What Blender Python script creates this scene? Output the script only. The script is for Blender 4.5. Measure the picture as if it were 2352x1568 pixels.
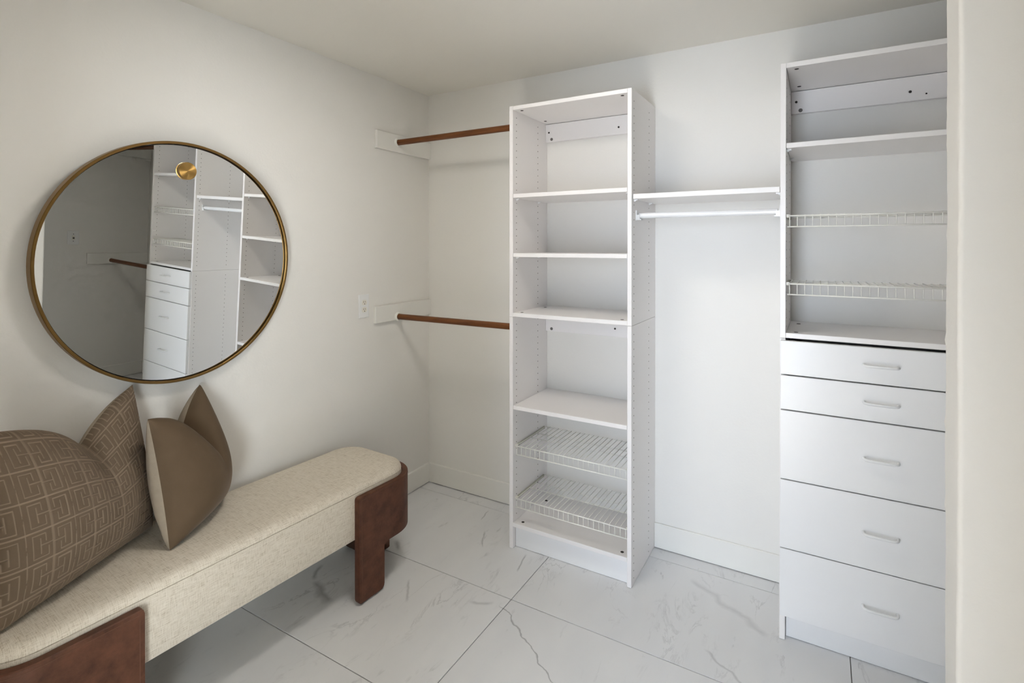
import bpy, bmesh, math, random
import numpy as np
from mathutils import Vector, Matrix

# ------------------------------------------------------------------ reset
for o in list(bpy.data.objects):
    bpy.data.objects.remove(o, do_unlink=True)
scene = bpy.context.scene
COL = scene.collection
random.seed(7)
PI = math.pi

# ------------------------------------------------------------------ camera
CAM = Vector((2.1146, -2.5684, 1.4658))
cam_data = bpy.data.cameras.new('camera')
cam = bpy.data.objects.new('camera', cam_data)
COL.objects.link(cam)
cam.location = CAM
cam.rotation_euler = (PI / 2 - 0.0048, 0.0, 0.5319)
cam_data.sensor_width = 36.0
cam_data.lens = 1209.13 / 2352 * 36.0
cam_data.shift_y = -212.12 / 2352
cam_data.clip_start = 0.02
scene.camera = cam

# ------------------------------------------------------------------ world, light, exposure
scene.view_settings.view_transform = 'Standard'
scene.view_settings.look = 'None'
scene.view_settings.gamma = 1.0
scene.view_settings.use_curve_mapping = False
scene.view_settings.exposure = 0.25
scene.cycles.adaptive_threshold = 0.10
scene.cycles.use_adaptive_sampling = True
scene.cycles.adaptive_min_samples = 20
scene.cycles.caustics_reflective = False
scene.cycles.caustics_refractive = False

world = bpy.data.worlds.new('sky')
scene.world = world
world.use_nodes = True
bg = world.node_tree.nodes['Background']
bg.inputs['Color'].default_value = (0.80, 0.90, 1.0, 1)
bg.inputs['Strength'].default_value = 1.0


H_CEIL = 2.404


def area_light(name, loc, rot, sx, sy, watts, color):
    d = bpy.data.lights.new(name, 'AREA')
    d.shape = 'RECTANGLE'
    d.size = sx
    d.size_y = sy
    d.energy = watts
    d.color = color
    o = bpy.data.objects.new(name, d)
    COL.objects.link(o)
    o.location = loc
    o.rotation_euler = rot
    return o


# daylight from a glass door behind the camera, plus an added second source
area_light('unseen_door_light', (1.75, -5.50, 1.15), (PI / 2, 0, 0), 1.3, 2.2, 136, (0.72, 0.83, 1.0))
area_light('unseen_door_light', (4.75, -5.50, 1.15), (PI / 2, 0, 0), 1.7, 2.2, 195, (0.84, 0.93, 1.0))  # second source, added to brighten the left wall
# low sun through the same doors: it falls through the doorway on the floor under the camera
sun_d = bpy.data.lights.new('sun', 'SUN')
sun_d.energy = 40.0
sun_d.angle = 0.02
sun_d.color = (1.0, 0.93, 0.83)
sun = bpy.data.objects.new('sun', sun_d)
COL.objects.link(sun)
sun.location = (1.8, -9.0, 5.0)
sun.rotation_euler = Vector((0.0, 1.0, -0.60)).to_track_quat('-Z', 'Y').to_euler()
# added fill lamp at the closet ceiling, above the top of the picture
area_light('added_ceiling_fill', (1.08, -1.22, H_CEIL - 0.014), (0, 0, 0), 0.32, 0.32, 7.8, (1.0, 0.95, 0.88))

# ------------------------------------------------------------------ materials
MATS = {}


def new_mat(name):
    m = bpy.data.materials.new(name)
    m.use_nodes = True
    nt = m.node_tree
    b = nt.nodes['Principled BSDF']
    MATS[name] = m
    return m, nt, b


def nd(nt, kind, **kw):
    n = nt.nodes.new(kind)
    for k, v in kw.items():
        setattr(n, k, v)
    return n


def setin(n, **kw):
    for k, v in kw.items():
        n.inputs[k.replace('_', ' ')].default_value = v


def rgba(c):
    return (c[0], c[1], c[2], 1.0)


def mat_plain(name, col, rough=0.5, metal=0.0, spec=0.5, bump=0.0, bscale=200.0, var=0.0, vscale=6.0, coord='Object'):
    m, nt, b = new_mat(name)
    b.inputs['Base Color'].default_value = rgba(col)
    b.inputs['Roughness'].default_value = rough
    b.inputs['Metallic'].default_value = metal
    b.inputs['Specular IOR Level'].default_value = spec
    tc = nd(nt, 'ShaderNodeTexCoord')
    if var > 0:
        n = nd(nt, 'ShaderNodeTexNoise')
        setin(n, Scale=vscale, Detail=3.0)
        nt.links.new(tc.outputs[coord], n.inputs['Vector'])
        mx = nd(nt, 'ShaderNodeMix', data_type='RGBA')
        mx.inputs[6].default_value = rgba([c * (1 - var) for c in col])
        mx.inputs[7].default_value = rgba([min(1, c * (1 + var)) for c in col])
        nt.links.new(n.outputs['Fac'], mx.inputs[0])
        nt.links.new(mx.outputs[2], b.inputs['Base Color'])
    if bump > 0:
        n = nd(nt, 'ShaderNodeTexNoise')
        setin(n, Scale=bscale, Detail=2.0, Roughness=0.55)
        nt.links.new(tc.outputs[coord], n.inputs['Vector'])
        bp = nd(nt, 'ShaderNodeBump')
        setin(bp, Strength=bump, Distance=0.002)
        nt.links.new(n.outputs['Fac'], bp.inputs['Height'])
        nt.links.new(bp.outputs['Normal'], b.inputs['Normal'])
    return m


WALLC = (0.85, 0.83, 0.785)
mat_plain('wall_paint', WALLC, 0.55, spec=0.35, bump=0.22, bscale=95.0)
mat_plain('entry_light_absorber', (0.30, 0.265, 0.22), 0.55, spec=0.35, bump=0.22, bscale=95.0)  # unseen entry wall darkened to cut bounce light near the camera
mat_plain('trim_paint', (0.855, 0.84, 0.79), 0.42, spec=0.4, bump=0.04, bscale=60.0)
mat_plain('ceiling_paint', (0.85, 0.82, 0.75), 0.8, spec=0.2, bump=0.35, bscale=38.0)
mat_plain('melamine', (0.915, 0.885, 0.865), 0.33, spec=0.45, bump=0.03, bscale=160.0)
mat_plain('melamine_drawer', (0.90, 0.893, 0.885), 0.30, spec=0.45, bump=0.02, bscale=120.0)
mat_plain('hole_dark', (0.10, 0.085, 0.07), 0.8, spec=0.1)
mat_plain('cam_grey', (0.16, 0.15, 0.14), 0.5, metal=0.4)
mat_plain('cam_dark', (0.05, 0.045, 0.04), 0.7, spec=0.2)  # even dark tone of cam fittings and small screw caps
mat_plain('white_plastic', (0.86, 0.86, 0.85), 0.3, spec=0.5)
mat_plain('ivory_plastic', (0.84, 0.81, 0.72), 0.35, spec=0.5)
mat_plain('white_wire', (0.90, 0.885, 0.82), 0.35, spec=0.5)
mat_plain('runner_metal', (0.50, 0.49, 0.40), 0.45, metal=0.1, spec=0.5)
mat_plain('white_rod', (0.86, 0.86, 0.86), 0.28, spec=0.5)
mat_plain('slot_dark', (0.05, 0.04, 0.03), 0.7)
mat_plain('linen_back', (0.40, 0.335, 0.26), 0.9, spec=0.1, bump=0.3, bscale=420.0, var=0.10, vscale=60.0)
mat_plain('grout', (0.20, 0.19, 0.18), 0.9, spec=0.1)
mat_plain('black_glide', (0.75, 0.74, 0.72), 0.5)
mat_plain('carcass_inside', (0.55, 0.53, 0.5), 0.6)
mat_plain('outside_ground', (0.45, 0.43, 0.40), 0.9)


def mat_wood():
    m, nt, b = new_mat('rod_wood')
    tc = nd(nt, 'ShaderNodeTexCoord')
    mp = nd(nt, 'ShaderNodeMapping')
    mp.inputs['Scale'].default_value = (3.0, 60.0, 60.0)
    nt.links.new(tc.outputs['Object'], mp.inputs['Vector'])
    n = nd(nt, 'ShaderNodeTexNoise')
    setin(n, Scale=2.2, Detail=5.0, Distortion=0.6)
    nt.links.new(mp.outputs['Vector'], n.inputs['Vector'])
    r = nd(nt, 'ShaderNodeValToRGB')
    r.color_ramp.elements[0].position = 0.30
    r.color_ramp.elements[0].color = (0.090, 0.028, 0.007, 1)
    r.color_ramp.elements[1].position = 0.72
    r.color_ramp.elements[1].color = (0.225, 0.078, 0.020, 1)
    nt.links.new(n.outputs['Fac'], r.inputs['Fac'])
    nt.links.new(r.outputs['Color'], b.inputs['Base Color'])
    b.inputs['Roughness'].default_value = 0.42
    b.inputs['Specular IOR Level'].default_value = 0.35
    return m


mat_wood()


def mat_leather():
    m, nt, b = new_mat('brown_leather')
    tc = nd(nt, 'ShaderNodeTexCoord')
    n = nd(nt, 'ShaderNodeTexNoise')
    setin(n, Scale=22.0, Detail=6.0, Roughness=0.65)
    nt.links.new(tc.outputs['Object'], n.inputs['Vector'])
    r = nd(nt, 'ShaderNodeValToRGB')
    r.color_ramp.elements[0].position = 0.32
    r.color_ramp.elements[0].color = (0.070, 0.027, 0.014, 1)
    r.color_ramp.elements[1].position = 0.70
    r.color_ramp.elements[1].color = (0.150, 0.058, 0.031, 1)
    nt.links.new(n.outputs['Fac'], r.inputs['Fac'])
    nt.links.new(r.outputs['Color'], b.inputs['Base Color'])
    b.inputs['Roughness'].default_value = 0.52
    b.inputs['Specular IOR Level'].default_value = 0.35
    n2 = nd(nt, 'ShaderNodeTexVoronoi')
    setin(n2, Scale=520.0)
    nt.links.new(tc.outputs['Object'], n2.inputs['Vector'])
    bp = nd(nt, 'ShaderNodeBump')
    setin(bp, Strength=0.12, Distance=0.001)
    nt.links.new(n2.outputs['Distance'], bp.inputs['Height'])
    nt.links.new(bp.outputs['Normal'], b.inputs['Normal'])


mat_leather()
mat_plain('stitch_thread', (0.16, 0.075, 0.045), 0.8)
mat_plain('leather_edge', (0.050, 0.024, 0.014), 0.6, spec=0.3)


def mat_linen():
    """woven slub upholstery: crossing threads of different length and tone"""
    m, nt, b = new_mat('bench_linen')
    tc = nd(nt, 'ShaderNodeTexCoord')

    def threads(sc):
        mp = nd(nt, 'ShaderNodeMapping')
        mp.inputs['Scale'].default_value = sc
        nt.links.new(tc.outputs['Object'], mp.inputs['Vector'])
        n = nd(nt, 'ShaderNodeTexNoise')
        setin(n, Scale=1.0, Detail=2.0, Roughness=0.6)
        nt.links.new(mp.outputs['Vector'], n.inputs['Vector'])
        return n
    a = threads((38, 640, 38))      # short across, threads running in x / z
    c = threads((640, 38, 640))     # threads running along the bench
    ad = nd(nt, 'ShaderNodeMath', operation='ADD')
    nt.links.new(a.outputs['Fac'], ad.inputs[0])
    nt.links.new(c.outputs['Fac'], ad.inputs[1])
    hf = nd(nt, 'ShaderNodeMath', operation='MULTIPLY')
    hf.inputs[1].default_value = 0.5
    nt.links.new(ad.outputs[0], hf.inputs[0])
    r = nd(nt, 'ShaderNodeValToRGB')
    cr = r.color_ramp
    cr.elements[0].position = 0.34
    cr.elements[0].color = (0.46, 0.385, 0.285, 1)
    cr.elements[1].position = 0.62
    cr.elements[1].color = (0.80, 0.735, 0.63, 1)
    e = cr.elements.new(0.46)
    e.color = (0.70, 0.63, 0.52, 1)
    nt.links.new(hf.outputs[0], r.inputs['Fac'])
    nt.links.new(r.outputs['Color'], b.inputs['Base Color'])
    b.inputs['Roughness'].default_value = 0.85
    b.inputs['Specular IOR Level'].default_value = 0.15
    bp = nd(nt, 'ShaderNodeBump')
    setin(bp, Strength=0.35, Distance=0.0015)
    nt.links.new(hf.outputs[0], bp.inputs['Height'])
    nt.links.new(bp.outputs['Normal'], b.inputs['Normal'])


mat_linen()


def mat_velvet(name, base, dark, attr=None):
    m, nt, b = new_mat(name)
    tc = nd(nt, 'ShaderNodeTexCoord')
    n = nd(nt, 'ShaderNodeTexNoise')
    setin(n, Scale=14.0, Detail=5.0, Roughness=0.6)
    nt.links.new(tc.outputs['Object'], n.inputs['Vector'])
    mx = nd(nt, 'ShaderNodeMix', data_type='RGBA')
    mx.inputs[6].default_value = rgba(dark)
    mx.inputs[7].default_value = rgba(base)
    nt.links.new(n.outputs['Fac'], mx.inputs[0])
    out = mx.outputs[2]
    if attr:
        at = nd(nt, 'ShaderNodeAttribute', attribute_name=attr)
        m2 = nd(nt, 'ShaderNodeMix', data_type='RGBA')
        nt.links.new(at.outputs['Fac'], m2.inputs[0])
        nt.links.new(out, m2.inputs[6])
        m2.inputs[7].default_value = (0.31, 0.240, 0.175, 1)
        out = m2.outputs[2]
    nt.links.new(out, b.inputs['Base Color'])
    b.inputs['Roughness'].default_value = 0.85
    b.inputs['Specular IOR Level'].default_value = 0.1
    b.inputs['Sheen Weight'].default_value = 0.25
    b.inputs['Sheen Roughness'].default_value = 0.35
    b.inputs['Sheen Tint'].default_value = (0.80, 0.66, 0.54, 1)
    n2 = nd(nt, 'ShaderNodeTexNoise')
    setin(n2, Scale=600.0, Detail=1.0)
    nt.links.new(tc.outputs['Object'], n2.inputs['Vector'])
    bp = nd(nt, 'ShaderNodeBump')
    setin(bp, Strength=0.15, Distance=0.001)
    nt.links.new(n2.outputs['Fac'], bp.inputs['Height'])
    nt.links.new(bp.outputs['Normal'], b.inputs['Normal'])


mat_velvet('taupe_velvet', (0.145, 0.100, 0.062), (0.112, 0.076, 0.046))
mat_velvet('key_velvet', (0.190, 0.140, 0.096), (0.145, 0.105, 0.070), 'pile')


def mat_marble():
    m, nt, b = new_mat('marble')
    geo = nd(nt, 'ShaderNodeNewGeometry')
    oi = nd(nt, 'ShaderNodeObjectInfo')
    # every tile takes its own cut of the stone
    sc = nd(nt, 'ShaderNodeMath', operation='MULTIPLY')
    sc.inputs[1].default_value = 37.0
    nt.links.new(oi.outputs['Random'], sc.inputs[0])
    cmb = nd(nt, 'ShaderNodeCombineXYZ')
    nt.links.new(sc.outputs[0], cmb.inputs['X'])
    nt.links.new(sc.outputs[0], cmb.inputs['Z'])
    add = nd(nt, 'ShaderNodeVectorMath', operation='ADD')
    nt.links.new(geo.outputs['Position'], add.inputs[0])
    nt.links.new(cmb.outputs[0], add.inputs[1])
    rot = nd(nt, 'ShaderNodeMapping')
    rot.inputs['Rotation'].default_value = (0, 0, 0.45)
    rot.inputs['Scale'].default_value = (2.6, 0.85, 1.0)
    nt.links.new(add.outputs[0], rot.inputs['Vector'])

    def vein(scale, dist, lo, hi, det=6.0, rough=0.55):
        n = nd(nt, 'ShaderNodeTexNoise')
        setin(n, Scale=scale, Detail=det, Roughness=rough, Distortion=dist)
        nt.links.new(rot.outputs[0], n.inputs['Vector'])
        s = nd(nt, 'ShaderNodeMath', operation='SUBTRACT')
        nt.links.new(n.outputs['Fac'], s.inputs[0])
        s.inputs[1].default_value = 0.5
        a = nd(nt, 'ShaderNodeMath', operation='ABSOLUTE')
        nt.links.new(s.outputs[0], a.inputs[0])
        mr = nd(nt, 'ShaderNodeMapRange')
        mr.inputs['From Min'].default_value = lo
        mr.inputs['From Max'].default_value = hi
        mr.inputs['To Min'].default_value = 1.0
        mr.inputs['To Max'].default_value = 0.0
        nt.links.new(a.outputs[0], mr.inputs['Value'])
        return mr.outputs[0]

    def patch(scale, lo, hi):
        n = nd(nt, 'ShaderNodeTexNoise')
        setin(n, Scale=scale, Detail=3.0, Roughness=0.6)
        nt.links.new(rot.outputs[0], n.inputs['Vector'])
        mr = nd(nt, 'ShaderNodeMapRange')
        mr.inputs['From Min'].default_value = lo
        mr.inputs['From Max'].default_value = hi
        nt.links.new(n.outputs['Fac'], mr.inputs['Value'])
        return mr.outputs[0]

    def mul(a, c, k=None):
        x = nd(nt, 'ShaderNodeMath', operation='MULTIPLY')
        nt.links.new(a, x.inputs[0])
        if k is None:
            nt.links.new(c, x.inputs[1])
        else:
            x.inputs[1].default_value = k
        return x.outputs[0]

    def mx(a, c):
        x = nd(nt, 'ShaderNodeMath', operation='MAXIMUM')
        nt.links.new(a, x.inputs[0])
        nt.links.new(c, x.inputs[1])
        return x.outputs[0]
    v1 = mul(mul(vein(1.9, 0.9, 0.0, 0.009), patch(1.7, 0.54, 0.68)), None, 0.40)
    v2 = mul(mul(vein(3.4, 1.2, 0.0, 0.030, 8.0, 0.7), patch(3.3, 0.55, 0.72)), None, 0.38)
    v3 = mul(patch(9.0, 0.63, 0.76), patch(2.3, 0.50, 0.62))
    v3 = mul(v3, None, 0.42)
    fine = mx(mx(v1, v2), v3)
    # the long dark veins that can be told apart on the tiles
    sep = nd(nt, 'ShaderNodeSeparateXYZ')
    nt.links.new(geo.outputs['Position'], sep.inputs[0])
    wob = nd(nt, 'ShaderNodeTexNoise')
    setin(wob, Scale=9.0, Detail=3.0, Roughness=0.5)
    nt.links.new(geo.outputs['Position'], wob.inputs['Vector'])
    tot = fine
    for (x0, y0, x1, y1, w, k, amp) in VEINS:
        L = math.hypot(x1 - x0, y1 - y0)
        ux, uy = (x1 - x0) / L, (y1 - y0) / L

        def dot(ax, ay, c0):
            p = nd(nt, 'ShaderNodeMath', operation='MULTIPLY')
            nt.links.new(sep.outputs['X'], p.inputs[0])
            p.inputs[1].default_value = ax
            q = nd(nt, 'ShaderNodeMath', operation='MULTIPLY_ADD')
            nt.links.new(sep.outputs['Y'], q.inputs[0])
            q.inputs[1].default_value = ay
            nt.links.new(p.outputs[0], q.inputs[2])
            r_ = nd(nt, 'ShaderNodeMath', operation='ADD')
            nt.links.new(q.outputs[0], r_.inputs[0])
            r_.inputs[1].default_value = c0
            return r_.outputs[0]
        t = dot(ux, uy, -(ux * x0 + uy * y0))
        d = dot(-uy, ux, (uy * x0 - ux * y0))
        wv = nd(nt, 'ShaderNodeMath', operation='MULTIPLY_ADD')
        nt.links.new(wob.outputs['Fac'], wv.inputs[0])
        wv.inputs[1].default_value = amp
        nt.links.new(d, wv.inputs[2])
        c_ = nd(nt, 'ShaderNodeMath', operation='SUBTRACT')
        nt.links.new(wv.outputs[0], c_.inputs[0])
        c_.inputs[1].default_value = amp * 0.5
        ab = nd(nt, 'ShaderNodeMath', operation='ABSOLUTE')
        nt.links.new(c_.outputs[0], ab.inputs[0])
        m1 = nd(nt, 'ShaderNodeMapRange')
        m1.inputs['From Min'].default_value = 0.0
        m1.inputs['From Max'].default_value = w
        m1.inputs['To Min'].default_value = k
        m1.inputs['To Max'].default_value = 0.0
        nt.links.new(ab.outputs[0], m1.inputs['Value'])
        # fade at both ends
        ce = nd(nt, 'ShaderNodeMath', operation='SUBTRACT')
        nt.links.new(t, ce.inputs[0])
        ce.inputs[1].default_value = L / 2
        ae = nd(nt, 'ShaderNodeMath', operation='ABSOLUTE')
        nt.links.new(ce.outputs[0], ae.inputs[0])
        m2 = nd(nt, 'ShaderNodeMapRange')
        m2.inputs['From Min'].default_value = L / 2 - 0.03
        m2.inputs['From Max'].default_value = L / 2
        m2.inputs['To Min'].default_value = 1.0
        m2.inputs['To Max'].default_value = 0.0
        nt.links.new(ae.outputs[0], m2.inputs['Value'])
        tot = mx(tot, mul(m1.outputs[0], m2.outputs[0]))
    cl = patch(1.1, 0.30, 0.75)
    base = nd(nt, 'ShaderNodeMix', data_type='RGBA')
    nt.links.new(cl, base.inputs[0])
    base.inputs[6].default_value = (0.83, 0.83, 0.825, 1)
    base.inputs[7].default_value = (0.735, 0.74, 0.75, 1)
    fin = nd(nt, 'ShaderNodeMix', data_type='RGBA')
    nt.links.new(tot, fin.inputs[0])
    nt.links.new(base.outputs[2], fin.inputs[6])
    fin.inputs[7].default_value = (0.215, 0.215, 0.215, 1)
    nt.links.new(fin.outputs[2], b.inputs['Base Color'])
    b.inputs['Roughness'].default_value = 0.34
    b.inputs['Specular IOR Level'].default_value = 0.4


# x0, y0, x1, y1, half width, strength, waviness
VEINS = [
    (0.985, -0.735, 1.36, -0.985, 0.0045, 0.70, 0.08),
    (1.62, -0.17, 1.95, -0.38, 0.022, 0.22, 0.09),
    (0.905, -0.375, 0.935, -0.52, 0.006, 0.60, 0.03),
    (0.52, -0.115, 0.545, -0.23, 0.005, 0.55, 0.03),
    (0.62, -0.30, 0.69, -0.44, 0.006, 0.50, 0.04),
    (0.20, -1.02, 0.37, -1.10, 0.022, 0.60, 0.09),
    (0.12, -0.93, 0.20, -1.02, 0.015, 0.60, 0.06),
    (0.28, -0.60, 0.36, -0.665, 0.016, 0.55, 0.05),
    (1.75, -0.56, 1.93, -0.70, 0.007, 0.38, 0.06),
    (0.55, -0.80, 0.64, -0.93, 0.008, 0.40, 0.05),
    (0.96, -0.745, 0.86, -0.80, 0.012, 0.35, 0.05),
]
mat_marble()


def mat_metal(name, col, rough, aniso=False):
    m, nt, b = new_mat(name)
    b.inputs['Base Color'].default_value = rgba(col)
    b.inputs['Metallic'].default_value = 1.0
    b.inputs['Roughness'].default_value = rough
    if aniso:
        b.inputs['Anisotropic'].default_value = 0.92
        tg = nd(nt, 'ShaderNodeTangent', direction_type='RADIAL', axis='Z')
        nt.links.new(tg.outputs[0], b.inputs['Tangent'])


mat_metal('brass', (0.27, 0.160, 0.055), 0.36)
mat_metal('brass_disc', (0.60, 0.37, 0.12), 0.34, True)
mat_metal('mirror_glass', (0.86, 0.87, 0.85), 0.0)
mat_plain('mirror_back', (0.03, 0.025, 0.02), 0.7)


# ------------------------------------------------------------------ helpers
class MB:
    """collects simple shapes into one mesh"""

    def __init__(self):
        self.v = []
        self.f = []

    def add(self, v, f):
        n = len(self.v)
        self.v += [tuple(p) for p in v]
        self.f += [tuple(i + n for i in q) for q in f]
        return self

    def box(self, x0, x1, y0, y1, z0, z1):
        v = [(x, y, z) for x in (x0, x1) for y in (y0, y1) for z in (z0, z1)]
        f = [(0, 1, 3, 2), (4, 6, 7, 5), (0, 4, 5, 1), (2, 3, 7, 6), (0, 2, 6, 4), (1, 5, 7, 3)]
        return self.add(v, f)

    def tube(self, pts, r, n=8, cap=True):
        pts = [Vector(p) for p in pts]
        rings = []
        up = None
        for i, p in enumerate(pts):
            if i == 0:
                d = (pts[1] - p)
            elif i == len(pts) - 1:
                d = (p - pts[i - 1])
            else:
                d = (pts[i + 1] - p).normalized() + (p - pts[i - 1]).normalized()
            d.normalize()
            if up is None:
                up = Vector((0, 0, 1)) if abs(d.z) < 0.9 else Vector((1, 0, 0))
            a = d.cross(up).normalized()
            c = a.cross(d).normalized()
            up = c
            rr = r[i] if isinstance(r, (list, tuple)) else r
            rings.append([p + a * (rr * math.cos(2 * PI * k / n)) + c * (rr * math.sin(2 * PI * k / n)) for k in range(n)])
        v = [q for ring in rings for q in ring]
        f = []
        for i in range(len(rings) - 1):
            for k in range(n):
                k2 = (k + 1) % n
                f.append((i * n + k, i * n + k2, (i + 1) * n + k2, (i + 1) * n + k))
        if cap:
            f.append(tuple(range(n - 1, -1, -1)))
            m = (len(rings) - 1) * n
            f.append(tuple(m + k for k in range(n)))
        return self.add(v, f)

    def disc(self, c, axis, r, h, n=12):
        """short solid cylinder from c along axis (unit) by h"""
        a = Vector(axis).normalized()
        return self.tube([Vector(c), Vector(c) + a * h], r, n)

    def loft(self, loops, cap0=True, cap1=True):
        n = len(loops[0])
        v = [p for lp in loops for p in lp]
        f = []
        for i in range(len(loops) - 1):
            for k in range(n):
                k2 = (k + 1) % n
                f.append((i * n + k, i * n + k2, (i + 1) * n + k2, (i + 1) * n + k))
        if cap0:
            f.append(tuple(range(n - 1, -1, -1)))
        if cap1:
            m = (len(loops) - 1) * n
            f.append(tuple(m + k for k in range(n)))
        return self.add(v, f)

    def mesh(self, name, smooth=False, angle=None):
        me = bpy.data.meshes.new(name)
        me.from_pydata(self.v, [], self.f)
        me.update()
        bm = bmesh.new()
        bm.from_mesh(me)
        bmesh.ops.recalc_face_normals(bm, faces=bm.faces[:])
        bm.to_mesh(me)
        bm.free()
        if smooth:
            me.polygons.foreach_set('use_smooth', [True] * len(me.polygons))
            if angle is not None:
                try:
                    me.set_sharp_from_angle(angle=angle)
                except Exception:
                    pass
        return me

    def build(self, name, mat, parent=None, smooth=False, angle=None):
        return link(name, self.mesh(name, smooth, angle), mat, parent)


def link(name, me, mat, parent=None):
    if mat:
        me.materials.clear()
        me.materials.append(MATS[mat])
    o = bpy.data.objects.new(name, me)
    COL.objects.link(o)
    if parent:
        o.parent = parent
        o.matrix_parent_inverse = parent_matrix(parent).inverted()
    return o


def parent_matrix(p):
    m = p.matrix_basis.copy()
    if p.parent:
        m = parent_matrix(p.parent) @ p.matrix_parent_inverse @ m
    return m


def board(name, mat, parent, x0, x1, y0, y1, z0, z1, bev=0.0012):
    """a panel with softly broken edges"""
    bm = bmesh.new()
    bmesh.ops.create_cube(bm, size=1.0)
    for v in bm.verts:
        v.co = Vector(((x0 + x1) / 2 + v.co.x * (x1 - x0), (y0 + y1) / 2 + v.co.y * (y1 - y0), (z0 + z1) / 2 + v.co.z * (z1 - z0)))
    if bev > 0:
        bmesh.ops.bevel(bm, geom=bm.edges[:], offset=bev, segments=1, affect='EDGES')
    me = bpy.data.meshes.new(name)
    bm.to_mesh(me)
    bm.free()
    return link(name, me, mat, parent)


def empty(name, loc):
    o = bpy.data.objects.new(name, None)
    COL.objects.link(o)
    o.location = loc
    o.empty_display_size = 0.1
    return o


def tag(o, label, cat, group=None):
    o['label'] = label
    o['category'] = cat
    if group:
        o['group'] = group
    return o


def thing(name, loc, label, cat, group=None):
    return tag(empty(name, loc), label, cat, group)


def struct(o, label=None):
    o['kind'] = 'structure'
    if label:
        o['label'] = label
    return o


# ------------------------------------------------------------------ dimensions
H = H_CEIL                    # ceiling
W = 3.394                     # right wall
T = 0.019                     # panel thickness
YE = -2.78                    # entry wall (behind the camera)
AX0, AX1, AY, AH = 0.807, 1.4145, -0.3712, 2.1445
BX0, BX1, BY, BH = 1.9805, 2.588, -0.3690, 2.1465
ZS = 1.1250                   # joint between lower and upper units

# ------------------------------------------------------------------ room shell
fl = MB().box(-0.15, 6.5, -5.7, 0.15, -0.12, -0.004).build('floor', 'grout')
struct(fl, 'floor of large pale grey veined marble tiles with thin joints')
# 120 x 60 cm marble tiles
TX, TY, G = 1.20, 0.597, 0.0015
x_joint, y_joint = 1.0055, -0.0935
tile_cache = {}
xs = [x_joint + TX * k for k in range(-2, 6)]
ys = [y_joint - TY * k for k in range(-1, 11)]
for i in range(len(xs) - 1):
    for j in range(len(ys) - 1):
        x0, x1 = max(xs[i] + G, 0.001), min(xs[i + 1] - G, 6.4)
        y1, y0 = min(ys[j] - G, -0.001), max(ys[j + 1] + G, -5.6)
        if x1 - x0 < 0.01 or y1 - y0 < 0.01:
            continue
        key = (round(x1 - x0, 4), round(y1 - y0, 4))
        if key not in tile_cache:
            o = board('floor_tile', 'marble', None, 0, key[0], 0, key[1], -0.010, 0.0, 0.0008)
            tile_cache[key] = o.data
        else:
            o = bpy.data.objects.new('floor_tile', tile_cache[key])
            COL.objects.link(o)
        o.location = (x0, y0, 0)
        o.parent = fl

struct(MB().box(-0.12, 6.52, -5.7, 0.12, H, H + 0.12).build('ceiling', 'ceiling_paint'), 'flat warm white ceiling')
struct(MB().box(-0.12, 0.0, -2.78, 0.12, 0.0, H).build('wall_left', 'wall_paint'), 'left wall behind mirror and bench')
struct(MB().box(0.0, W, 0.0, 0.12, 0.0, H).build('wall_back', 'wall_paint'), 'back wall behind the white closet towers')
struct(MB().box(W, W + 0.12, -2.78, 0.12, 0.0, H).build('wall_right', 'wall_paint'), 'right wall seen in the mirror')


def partition():
    """short return wall whose worn, rounded corner stands close on the right"""
    rnd = random.Random(3)
    x0, x1, y0, y1 = 2.3445, W, -1.243, -1.118
    r = 0.009
    n = 150
    loops = []
    wob = [0.0] * 40
    for i in range(n + 1):
        z = H * i / n
        prof = []
        a = 0.0007 * math.sin(z * 7.3) + 0.0006 * math.sin(z * 19.0 + 1.0) + (rnd.random() - 0.5) * 0.0007
        c = 0.0008 * math.sin(z * 9.1 + 2.0) + (rnd.random() - 0.5) * 0.0016
        d = 0.0022 if rnd.random() < 0.05 else 0.0
        # corner at far side (visible silhouette)
        for k in range(6):
            t = PI / 2 * k / 5
            prof.append((x0 + r - r * math.sin(t) - a - d, y1 - r + r * math.cos(t), z))
        for yy in np.linspace(y1 - r - 0.006, y0 + r + 0.006, 6):
            prof.append((x0 + (rnd.random() - 0.5) * 0.0006, yy, z))
        for k in range(6):
            t = PI / 2 * k / 5
            prof.append((x0 + r - r * math.cos(t) - c, y0 + r - r * math.sin(t) - c, z))
        prof.append((x1, y0, z))
        prof.append((x1, y1, z))
        loops.append(prof)
    return MB().loft(loops).build('wall_partition', 'wall_paint', None, True, math.radians(60))


struct(partition(), 'near wall end with a worn rounded corner at the right edge')

# unseen entry wall behind the camera, its doorway sized to steer the daylight
DX0, DX1, DZ = 1.40, 2.00, 1.88
YB = -5.56                    # wall with the glass doors
struct(MB().box(0.0, DX0, YE - 0.12, YE, 0, H).box(DX1, W, YE - 0.12, YE, 0, H).box(DX0, DX1, YE - 0.12, YE, DZ, H)
       .build('wall_entry', 'entry_light_absorber'), 'unseen wall with a doorway shaped for the daylight')
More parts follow.
